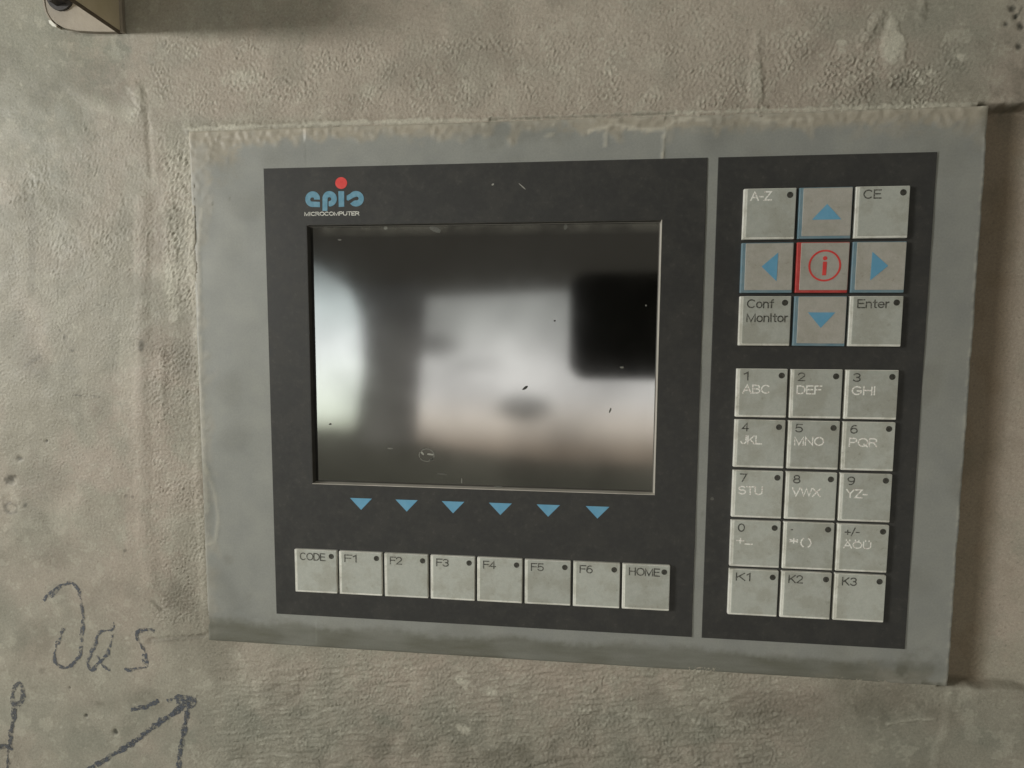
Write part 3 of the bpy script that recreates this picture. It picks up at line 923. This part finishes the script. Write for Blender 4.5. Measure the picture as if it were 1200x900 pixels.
G = {   # glyph: (advance, strokes)
    'A': (.80, [[(0, 0), (.36, 1), (.72, 0)], [(.12, .33), (.60, .33)]]),
    'B': (.76, [[(0.03, 0), (.03, 1), (.36, 1)] + ar(.36, .76, .26, .24, 85, -85, 8) + [(.03, .52)], [(.38, .52)] + ar(.38, .26, .29, .26, 85, -85, 8) + [(.03, 0)]]),
    'C': (.84, [ar(.40, .5, .38, .5, 48, 312, 16)]),
    'D': (.82, [[(.03, 0), (.03, 1), (.30, 1)] + ar(.30, .5, .42, .5, 82, -82, 12) + [(.03, 0)]]),
    'E': (.70, [[(.62, 0), (.03, 0), (.03, 1), (.60, 1)], [(.03, .53), (.54, .53)]]),
    'F': (.66, [[(.03, 0), (.03, 1), (.60, 1)], [(.03, .53), (.52, .53)]]),
    'G': (.88, [ar(.40, .5, .38, .5, 48, 325, 16) + [(.75, .46), (.44, .46)]]),
    'H': (.80, [[(.03, 0), (.03, 1)], [(.68, 0), (.68, 1)], [(.03, .53), (.68, .53)]]),
    'I': (.24, [[(.05, 0), (.05, 1)]]),
    'J': (.64, [[(.52, 1), (.52, .28)] + ar(.27, .27, .25, .27, 0, -175, 9)]),
    'K': (.78, [[(.03, 0), (.03, 1)], [(.64, 1), (.03, .36)], [(.24, .56), (.68, 0)]]),
    'L': (.66, [[(.03, 1), (.03, 0), (.58, 0)]]),
    'M': (.94, [[(.03, 0), (.03, 1), (.42, .02), (.81, 1), (.81, 0)]]),
    'N': (.82, [[(.03, 0), (.03, 1), (.69, 0), (.69, 1)]]),
    'O': (.90, [ar(.42, .5, .40, .5, 90, 450, 22)]),
    'P': (.74, [[(.03, 0), (.03, 1), (.36, 1)] + ar(.36, .73, .28, .27, 85, -85, 8) + [(.03, .46)]]),
    'Q': (.90, [ar(.42, .5, .40, .5, 90, 450, 22), [(.52, .24), (.80, -.04)]]),
    'R': (.78, [[(.03, 0), (.03, 1), (.36, 1)] + ar(.36, .74, .28, .26, 85, -85, 8) + [(.03, .48)], [(.40, .48), (.66, 0)]]),
    'S': (.76, [ar(.35, .74, .29, .26, 35, 255, 10) + ar(.35, .27, .31, .27, 80, -145, 11)]),
    'T': (.70, [[(0, 1), (.64, 1)], [(.32, 1), (.32, 0)]]),
    'U': (.82, [[(.03, 1), (.03, .32)] + ar(.36, .32, .33, .32, 180, 360, 10) + [(.69, 1)]]),
    'V': (.78, [[(0, 1), (.35, 0), (.70, 1)]]),
    'W': (1.06, [[(0, 1), (.24, 0), (.49, 1), (.74, 0), (.98, 1)]]),
    'X': (.78, [[(0, 1), (.68, 0)], [(.68, 1), (0, 0)]]),
    'Y': (.78, [[(0, 1), (.34, .48), (.68, 1)], [(.34, .48), (.34, 0)]]),
    'Z': (.74, [[(.03, 1), (.64, 1), (.02, 0), (.66, 0)]]),
    'o': (.62, [ar(.27, .35, .25, .36, 90, 450, 16)]),
    'n': (.60, [[(.03, .70), (.03, 0)], [(.03, .45)] + ar(.25, .46, .22, .24, 150, 0, 7) + [(.47, 0)]]),
    'f': (.40, [[(.14, 0), (.14, .80)] + ar(.30, .80, .16, .20, 180, 95, 5), [(0, .68), (.32, .68)]]),
    'i': (.22, [[(.04, .70), (.04, 0)], [(.04, .86), (.04, .98)]]),
    't': (.38, [[(.14, .95), (.14, .14)] + ar(.27, .14, .13, .13, 180, 265, 4), [(0, .68), (.30, .68)]]),
    'r': (.40, [[(.03, .70), (.03, 0)], [(.03, .42)] + ar(.28, .45, .25, .25, 165, 95, 5)]),
    'e': (.62, [[(.03, .37), (.52, .37)] + ar(.27, .36, .25, .35, 5, 318, 14)]),
    '1': (.40, [[(.02, .78), (.24, 1), (.24, 0)]]),
    '2': (.70, [ar(.30, .71, .28, .29, 165, -30, 9) + [(.02, 0), (.60, 0)]]),
    '3': (.70, [ar(.29, .75, .26, .25, 155, -85, 9), ar(.29, .26, .29, .26, 88, -155, 10)]),
    '4': (.72, [[(.46, 0), (.46, 1), (.0, .28), (.62, .28)]]),
    '5': (.70, [[(.54, 1), (.10, 1), (.05, .52)] + ar(.29, .31, .29, .31, 125, -150, 11)]),
    '6': (.70, [ar(.30, .31, .28, .31, 150, 510, 16), [(.03, .34)] + ar(.36, .45, .33, .55, 185, 75, 7)]),
    '7': (.66, [[(0, 1), (.58, 1), (.20, 0)]]),
    '8': (.70, [ar(.30, .76, .23, .24, 270, 630, 14), ar(.30, .26, .28, .26, 90, 450, 14)]),
    '9': (.70, [ar(.30, .69, .28, .31, -30, 330, 16), [(.57, .66)] + ar(.24, .55, .33, .55, 5, -105, 7)]),
    '0': (.68, [ar(.28, .5, .26, .5, 90, 450, 20)]),
    '-': (.44, [[(.02, .42), (.34, .42)]]),
    '_': (.66, [[(.02, -.04), (.60, -.04)]]),
    '+': (.66, [[(.02, .40), (.56, .40)], [(.29, .68), (.29, .12)]]),
    '/': (.50, [[(.02, -.04), (.40, 1)]]),
    '.': (.24, [[(.03, .46), (.17, .46)]]),
    '*': (.62, [[(.26, .92), (.26, .38)], [(.02, .78), (.50, .52)], [(.02, .52), (.50, .78)]]),
    '(': (.42, [ar(.40, .45, .32, .62, 120, 240, 8)]),
    ')': (.42, [ar(-.04, .45, .32, .62, 60, -60, 8)]),
}
for k_, b_ in (('\u00c4', 'A'), ('\u00d6', 'O'), ('\u00dc', 'U')):
    adv, st = G[b_]
    G[k_] = (adv, st + [[(.20, 1.14), (.20, 1.26)], [(.52, 1.14), (.52, 1.26)]])


def ribbon(pts, w, z):
    P = np.array(pts, float)
    kp = [0] + [i for i in range(1, len(P)) if np.hypot(*(P[i] - P[i - 1])) > 1e-5]
    P = P[kp]
    closed = len(P) > 3 and np.hypot(*(P[0] - P[-1])) < 1e-4
    if closed:
        P = P[:-1]
    n = len(P)
    V = []
    for i in range(n):
        if closed:
            d0, d1 = P[i] - P[i - 1], P[(i + 1) % n] - P[i]
        else:
            d0 = P[i] - P[i - 1] if i > 0 else P[1] - P[0]
            d1 = P[i + 1] - P[i] if i < n - 1 else P[-1] - P[-2]
        d0, d1 = d0 / np.hypot(*d0), d1 / np.hypot(*d1)
        n0, n1 = np.array([-d0[1], d0[0]]), np.array([-d1[1], d1[0]])
        m = n0 + n1
        m = m / max(m @ m / 2, 0.35)
        q = P[i].copy()
        if not closed and i == 0:
            q = q - d1 * w / 2
        if not closed and i == n - 1:
            q = q + d0 * w / 2
        V += [(q + m * w / 2, z), (q - m * w / 2, z)]
    F = []
    for i in range(n if closed else n - 1):
        j = (i + 1) % n
        F.append((2 * i, 2 * i + 1, 2 * j + 1, 2 * j))
    return V, F


def text_mesh(t, name, cap, bold=0.0, width=None, extrude=0.0004, slant=0.0):
    """flat lettering, origin at its baseline left, cap height and width in dm"""
    total, x = 0.0, 0.0
    segs = []
    for c in t:
        adv, st = G[c]
        for q in st:
            segs.append([(x + a, b) for a, b in q])
        x += adv + 0.04
    xmax = max(a for q in segs for a, _ in q)
    xmin = min(a for q in segs for a, _ in q)
    kx = (width / (xmax - xmin)) if width and xmax > xmin + 0.2 else cap
    wd_ = (0.135 + bold) * cap
    V, F = [], []
    for i, q in enumerate(segs):
        v, f = ribbon([((a - xmin) * kx, b * cap) for a, b in q], wd_, extrude + 0.0001 * (i % 12))
        k = len(V)
        V += [(p[0] * S, -z * S, p[1] * S) for p, z in v]
        F += [tuple(j + k for j in g) for g in f]
    return mesh(name, V, F)


cx, cy = inv(357.3, 252.7, PZ)
cap = child('logo_caption', text_mesh('MICROCOMPUTER', 'logo_caption', 0.0195, bold=0.11, width=0.338), M['ink_pale'], loc=(cx, cy, PZ + 0.0006))
cap.rotation_euler = (0, math.radians(0.3), 0)

# ---- blue marker triangles under the screen
tri_me = None
for u in (423.0, 476.5, 530.9, 586.4, 642.5, 700.3):
    x, y = inv(u, 583.9 + (u - 423) * 0.0345, PZ)
    if tri_me is None:
        v, f = prism([(-0.070, 0), (0.070, 0), (0.0, -0.074)], 0.0002, 0.0012)
        tri_me = mesh('marker_triangle', v, f)
    child('marker_triangle', tri_me, M['blue'], loc=(x, y, PZ))

# ---- keys
KW = 0.2775
KZ = 0.020            # key top above the plate
key_me = {}
for kind, mt in (('white', 'key_border'), ('blue', 'key_blue'), ('red', 'key_red')):
    v, f = chamfer_box(KW, KW, 0.0, KZ, 0.0035, corner=0.004, n=2)
    me = mesh('key', v, f)
    me.materials.append(M[mt])
    key_me[kind] = me


def face_mesh(l, b, r, t, name):
    w, h = KW - l - r, KW - b - t
    v, f = chamfer_box(w, h, KZ - 0.001, KZ + 0.0022, 0.0016, corner=0.004, n=2, cx=(l - r) / 2, cy=(b - t) / 2)
    return mesh(name, v, f)


face_w = face_mesh(0.0165, 0.0125, 0.002, 0.003, 'key_face')
face_w.materials.append(M['key_face'])
face_c = face_mesh(0.020, 0.015, 0.003, 0.004, 'key_face')
face_c.materials.append(M['key_face_pale'])
FT = KZ + 0.0022
led_v, led_f = [], []
n = 14
for r_, z_ in ((0.0172, 0.0002), (0.0162, 0.0012), (0.0115, 0.0012), (0.010, 0.0003)):
    led_v += [(r_ * math.cos(2 * math.pi * k / n) * S, -z_ * S, r_ * math.sin(2 * math.pi * k / n) * S) for k in range(n)]
for k in range(3):
    for i in range(n):
        j = (i + 1) % n
        led_f.append((k * n + i, k * n + j, (k + 1) * n + j, (k + 1) * n + i))
led_f.append(tuple(range(3 * n, 4 * n)))
led_me = mesh('indicator', led_v, led_f)
led_me.materials.append(M['led'])


def tri(pts):
    return [((px - 0.5) * KW, (0.5 - py) * KW) for px, py in pts]


kr = np.random.default_rng(5)


def key(X, Y, kind, dark=None, white=None, symbol=None, label=None, led=True, dwidth=None, wwidth=None):
    """X, Y = lower left corner"""
    kx, ky = X + KW / 2, Y + KW / 2
    k = child('key', key_me[kind], None, loc=(kx, ky, PZ), label=label)
    k.rotation_euler = (math.radians(kr.normal(0, 0.25)), math.radians(kr.normal(0, 0.12)), math.radians(kr.normal(0, 0.25)))
    child('key_face', face_w if kind == 'white' else face_c, None, k)
    x0, yt = -KW / 2, KW / 2
    if dark:
        for i, s in enumerate(dark):
            me = text_mesh(s, 'legend', 0.043, bold=0.03, width=dwidth[i] if dwidth else None)
            child('legend', me, M['ink_dark'], k, loc=(x0 + 0.040, yt - 0.064 - i * 0.078, FT + 0.0004))
    if white:
        row = 0 if white[0] == '^' else 1
        s = white.lstrip('^')
        me = text_mesh(s, 'legend', 0.037 if ord(s[0]) > 190 else 0.044, bold=0.05, width=wwidth)
        child('legend', me, M['ink_white'], k, loc=(x0 + 0.036, yt - (0.064 if row == 0 else 0.138), FT + 0.0004))
    if led and kind == 'white':
        o = child('indicator', led_me, None, k, loc=(x0 + 0.243 + kr.normal(0, 0.0012), yt - 0.037 + kr.normal(0, 0.0012), FT))
    if symbol == 'info':
        ring = []
        c0, c1 = 0.535, 0.464
        for r_ in (0.312, 0.277):
            ring.append([((c0 - 0.5) * KW + r_ * KW * math.cos(2 * math.pi * q / 40), (0.5 - c1) * KW + r_ * KW * math.sin(2 * math.pi * q / 40)) for q in range(40)])
        vs = [(x * S, -(FT + zz) * S, y * S) for zz, r_ in ((0.0002, 0), (0.0012, 0), (0.0012, 1), (0.0002, 1)) for x, y in ring[r_]]
        fs = [(a * 40 + q, a * 40 + (q + 1) % 40, (a + 1) * 40 + (q + 1) % 40, (a + 1) * 40 + q) for a in range(3) for q in range(40)]
        child('info_ring', (vs, fs), M['red'], k)
        bar = prism(tri([(0.50, 0.385), (0.575, 0.385), (0.570, 0.655), (0.495, 0.655)]), FT + 0.0002, FT + 0.0012)
        dot = prism([((c0 - 0.5) * KW + 0.042 * KW * math.cos(q * math.pi / 6), (0.5 - 0.32) * KW + 0.042 * KW * math.sin(q * math.pi / 6)) for q in range(12)],
                    FT + 0.0002, FT + 0.0012)
        child('info_letter', join(bar, dot), M['red'], k)
    elif symbol:
        pts = {'up': [(0.25, 0.63), (0.805, 0.63), (0.525, 0.325)], 'down': [(0.26, 0.325), (0.785, 0.325), (0.52, 0.635)],
               'left': [(0.39, 0.475), (0.70, 0.20), (0.69, 0.77)], 'right': [(0.36, 0.20), (0.67, 0.475), (0.35, 0.76)]}[symbol]
        child('arrow_symbol', prism(tri(pts), FT + 0.0002, FT + 0.0012), M['blue'], k)
    return k


FXS = [-0.1204, 0.1716, 0.4648, 0.7585, 1.0507, 1.3443, 1.6376, 1.9303]
for X, s in zip(FXS, ['CODE', 'F1', 'F2', 'F3', 'F4', 'F5', 'F6', 'HOME']):
    key(X, -0.6962, 'white', dark=[s], label='pale grey key marked ' + s, dwidth=[0.162 if s == 'CODE' else 0.176 if s == 'HOME' else 0.072])
CXS = [2.5487, 2.8440, 3.1380]
CYS = [1.4785, 1.1830, 0.8875]
key(CXS[0], CYS[0], 'white', white='^A-Z', label='pale grey key marked A-Z', wwidth=0.108)
key(CXS[1], CYS[0], 'blue', symbol='up', label='blue edged key with an arrow pointing up')
key(CXS[2], CYS[0], 'white', dark=['CE'], label='pale grey key marked CE', dwidth=[0.088])
key(CXS[0], CYS[1], 'blue', symbol='left', label='blue edged key with an arrow pointing left')
key(CXS[1], CYS[1], 'red', symbol='info', label='red edged key with a circled letter i')
key(CXS[2], CYS[1], 'blue', symbol='right', label='blue edged key with an arrow pointing right')
key(CXS[0], CYS[2], 'white', dark=['Conf', 'Monitor'], label='pale grey key marked Conf Monitor', dwidth=[0.140, 0.218])
key(CXS[1], CYS[2], 'blue', symbol='down', label='blue edged key with an arrow pointing down')
key(CXS[2], CYS[2], 'white', dark=['Enter'], label='pale grey key marked Enter', dwidth=[0.160])
NXS = [2.5473, 2.8425, 3.1378]
NYS = [0.4793, 0.1868, -0.1085, -0.4030, -0.6975]
GR = [[('1', 'ABC', .14), ('2', 'DEF', .13), ('3', 'GHI', .117)], [('4', 'JKL', .112), ('5', 'MNO', .155), ('6', 'PQR', .145)],
      [('7', 'STU', .128), ('8', 'VWX', .152), ('9', 'YZ-', .108)], [('0', '+_', .085), ('.', '*()', .115), ('+/-', '\u00c4\u00d6\u00dc', .145)],
      [('K1', None, 0), ('K2', None, 0), ('K3', None, 0)]]
for r_, row in enumerate(GR):
    for c_, (d, w, ww) in enumerate(row):
        key(NXS[c_], NYS[r_], 'white', dark=[d], white=w, wwidth=ww or None,
            dwidth=[0.075 if d[0] == 'K' else 0.018 if d == '.' else 0.020 if d == '1' else 0.075 if len(d) == 3 else 0.034],
            label='pale grey key marked ' + d + (' and ' + w if w else ''))

# ------------------------------------------------------------------ bracket, upper left
bpl = lambda u, v, z: inv(u, v, z)
M['bracket'] = worn('fin_bounce_paint', (0.70, 0.61, 0.44), (0.78, 0.69, 0.52), rough=0.5, scale=70, dirt=0.5, dcol=(0.52, 0.46, 0.26), b_d=0.0003)  # fin's high pale tan stands in for bounced light
M['bracket_plate'] = worn('bracket_plate_paint', (0.32, 0.285, 0.235), (0.37, 0.33, 0.275), rough=0.5, scale=70, dirt=0.35, b_d=0.0003)
M['bolt'] = worn('dark_bolt', (0.035, 0.033, 0.034), (0.075, 0.07, 0.072), rough=0.5, scale=300)
M['chip'] = worn('bare_metal', (0.78, 0.78, 0.72), (0.9, 0.9, 0.84), rough=0.35)
FX, FY = inv(143.5, 38.2, 0.0)
ZW = -0.02
bx, by, _ = FX, FY, 0
brk = empty('wall_bracket', bx, by, 0, category='bracket',
            label='painted metal angle bracket cut off by the top left corner of the picture')


def bl_(pts):
    return [(x - bx, y - by) for x, y in pts]


# flange on the wall with a rounded lower left corner
cxu, cyu = inv(78, 3, 0.02)
c1 = [inv(u, v, 0.02) for u, v in [(144, 37.0), (112, 36.8), (90, 35.6), (75, 32.5), (66, 27.5), (59, 21), (55, 15), (53.3, 8), (52.6, 0)]]
c1 += [(c1[-1][0] - 0.01, c1[-1][1] + 1.2), (bx + 0.01, c1[-1][1] + 1.2)]
vf = prism(bl_(c1), ZW - 0.01, 0.018)
fl = child('flange', vf, M['bracket_plate'], brk)
# thin raised rim at the left and a bare chip
rim = [inv(u, v, 0.02) for u, v in [(66.5, 31.5), (60.5, 26.5), (56.2, 20), (53.0, 14), (51.0, 7), (50.0, 0)]]
rin = [inv(u, v, 0.02) for u, v in [(52.0, 0), (53.0, 7), (54.8, 14), (58.0, 20), (62.0, 25.5), (67.5, 30)]]
child('flange_rim', prism(bl_(rim + [(rim[-1][0], rim[-1][1] + 1.2), (rin[0][0], rim[-1][1] + 1.2)] + rin), ZW - 0.01, 0.022), M['bracket_plate'], brk)
ch = [inv(u, v, 0.02) for u, v in [(57.5, 24), (60.5, 24.5), (66, 30), (67, 32.5), (62, 31), (58.5, 27.5)]]
child('paint_chip', prism(bl_(ch), 0.016, 0.0245), M['chip'], brk)
# fin: plate square to the wall, 7 cm deep
t = 0.030
DEP = 0.95
vs = []
fin = [(-t, 0.0), (0.0, 0.0), (0.0, 2.2), (-t, 2.2)]
v, f = prism(fin, -0.02, DEP)
me = mesh('fin', v, f)
child('fin', me, M['bracket'], brk)
M['edge_shade'] = worn('fin_underside_shade', (0.075, 0.055, 0.035), (0.12, 0.09, 0.06), rough=0.8, scale=300)  # dark colour stands in for shade on the fin's underside
child('fin_edge_shade', prism([(-t + 0.001, -0.004), (0.002, -0.004), (0.002, -0.0005), (-t + 0.001, -0.0005)], -0.02, DEP - 0.002), M['edge_shade'], brk)  # dark strip put on as shade under the fin
# bolt head on the flange
bu, bv = inv(70, 0.5, 0.03)
hexp = [(0.066 * math.cos(math.radians(60 * k + 12)), 0.066 * math.sin(math.radians(60 * k + 12))) for k in range(6)]
rnd = [(0.088 * math.cos(math.radians(20 * k)), 0.088 * math.sin(math.radians(20 * k))) for k in range(18)]
wsh = prism(rnd, 0.018, 0.032)
hd = prism(hexp, 0.032, 0.085)
child('bolt', join(wsh, hd), M['bolt'], brk, loc=(bu - bx, bv - by + 0.03, 0))

# ------------------------------------------------------------------ what the glass mirrors: window openings behind the photographer, plus added glowing sheets
def refl(u, v, D):
    """point at distance D in front of the wall that the glass shows at photo pixel (u, v)"""
    Cm = np.array([CAM[0], CAM[1], 2 * ZG - CAM[2]])
    x, y = inv(u, v, ZG)
    P = np.array([x, y, ZG])
    k = (D - Cm[2]) / (P[2] - Cm[2])
    return Cm + (P - Cm) * k


DW = 26.0


def window_mat(name, stops, strength, z0, z1, blobs=()):
    m, nt, b = mat(name)
    nt.nodes.remove(b)
    geo = N(nt, 'ShaderNodeNewGeometry')
    sep = N(nt, 'ShaderNodeSeparateXYZ')
    nt.links.new(geo.outputs['Position'], sep.inputs[0])
    t = math_(nt, 'MULTIPLY', math_(nt, 'SUBTRACT', sep.outputs[2], z0), 1 / (z1 - z0), clamp=True)
    c = ramp(nt, t, stops)
    n = noise(nt, 3.2, 4, 0.55)
    c = mix(nt, 1.0, c, ramp(nt, n, [(0.30, 0.62), (0.50, 0.92), (0.68, 1.18)]), 'MULTIPLY')
    for (x, z, rx, rz, amt, soft) in blobs:
        dx = math_(nt, 'MULTIPLY', math_(nt, 'SUBTRACT', sep.outputs[0], x), 1 / rx)
        dz = math_(nt, 'MULTIPLY', math_(nt, 'SUBTRACT', sep.outputs[2], z), 1 / rz)
        d = math_(nt, 'ADD', math_(nt, 'MULTIPLY', dx, dx), math_(nt, 'MULTIPLY', dz, dz))
        f = ramp(nt, d, [(1 - soft, amt), (1.0, 0.0)])
        c = mix(nt, f, c, (0.10, 0.10, 0.09))
    e = N(nt, 'ShaderNodeEmission', inp={'Strength': strength})
    nt.links.new(c, e.inputs[0])
    nt.links.new(e.outputs[0], nt.nodes['Material Output'].inputs[0])
    return m


def pane(root, cxm, cym, pts, material, dz=0.0):
    P = [refl(u, v, DW + dz) for u, v in pts]
    v = [((p[0] - cxm) * S, -dz * S, (p[1] - cym) * S) for p in P]
    v2 = [(a, b_ - 0.02, c) for a, b_, c in v]
    n = len(v)
    F = [tuple(range(n)), tuple(reversed(range(n, 2 * n)))] + [(i, (i + 1) % n, n + (i + 1) % n, n + i) for i in range(n)]
    return link('pane', mesh('pane', v + v2, F), material, root)


zt = lambda v, u=600: refl(u, v, DW)[1] * S + Z0
xt = lambda u, v=430: refl(u, v, DW)[0] * S
blob_list = [(xt(614, 478), zt(478), abs(xt(655) - xt(614)), abs(zt(498) - zt(478)), 0.82, 0.85),
             (xt(510, 405), zt(405), abs(xt(548) - xt(510)), abs(zt(424) - zt(405)), 0.80, 0.95),
             (xt(560, 428), zt(428), abs(xt(595) - xt(560)), abs(zt(440) - zt(428)), 0.38, 0.95), (xt(500, 370), zt(370), abs(xt(560) - xt(500)), abs(zt(410) - zt(370)), 0.40, 0.95)]
wm1 = window_mat('daylight_left', [(0.0, (0.30, 0.30, 0.20)), (0.12, (0.80, 0.86, 0.72)), (0.5, (0.95, 1.0, 0.97)), (0.72, (0.68, 0.76, 0.74)), (1.0, (0.08, 0.095, 0.095))],
                 5.3, zt(508, 400), zt(300, 400))
wm2 = window_mat('daylight_middle', [(0.0, (0.10, 0.085, 0.065)), (0.12, (0.38, 0.31, 0.235)), (0.26, (0.90, 0.81, 0.69)), (0.42, (0.95, 0.93, 0.88)), (0.58, (1.0, 0.99, 0.94)), (0.80, (0.62, 0.63, 0.59)), (1.0, (0.44, 0.45, 0.42))],
                 3.5, zt(548), zt(336), blob_list)
wm3 = window_mat('lower_glow', [(0.0, (0.30, 0.30, 0.22)), (1.0, (0.50, 0.48, 0.38))], 0.72, zt(640), zt(500))
wm4 = window_mat('pillar_glow', [(0.0, (0.75, 0.72, 0.62)), (0.6, (0.62, 0.60, 0.54)), (1.0, (0.20, 0.20, 0.19))], 0.75, zt(520), zt(330))
wx_, wy_ = refl(560, 430, DW)[:2]
win = empty('window', wx_, wy_, DW, category='window', label='bright window band with added glowing pillar and lower strip, mirrored across the dark screen')
pane(win, wx_, wy_, [(335, 500), (414, 504), (424, 430), (420, 370), (408, 338), (370, 310), (335, 300)], wm1)
pane(win, wx_, wy_, [(488, 518), (640, 540), (800, 548), (800, 334), (640, 342), (500, 348)], wm2)
pane(win, wx_, wy_, [(330, 500), (480, 512), (640, 530), (800, 545), (800, 640), (330, 640)], wm3, 0.6)  # added glowing strip for the dim area below the windows
pane(win, wx_, wy_, [(422, 520), (496, 520), (500, 335), (420, 335)], wm4, 0.5)  # pillar between the windows, made to glow

# dark tablet held up behind the lens, mirrored at the right of the screen
DT_ = CAM[2] + 0.35
tp = [refl(u, v, DT_) for u, v in [(668, 320), (668, 444), (820, 452), (820, 312)]]
x0, x1 = tp[0][0], tp[2][0]
y1, y0 = tp[0][1], tp[1][1]
M['tablet'] = worn('tablet_black', (0.008, 0.008, 0.008), (0.012, 0.012, 0.012), rough=0.7, spec=0.1)
tab = empty('tablet', (x0 + x1) / 2, (y0 + y1) / 2, DT_, category='tablet', label='black rounded tablet mirrored at the right of the screen')
v, f = chamfer_box(x1 - x0, y1 - y0, 0.0, 0.08, 0.02, corner=0.22, n=8)
v = [(a, -b, c) for a, b, c in v]
link('tablet_back', mesh('tablet_back', [(a, b * 1.0, c) for a, b, c in v], [tuple(reversed(q)) for q in f]), M['tablet'], tab)
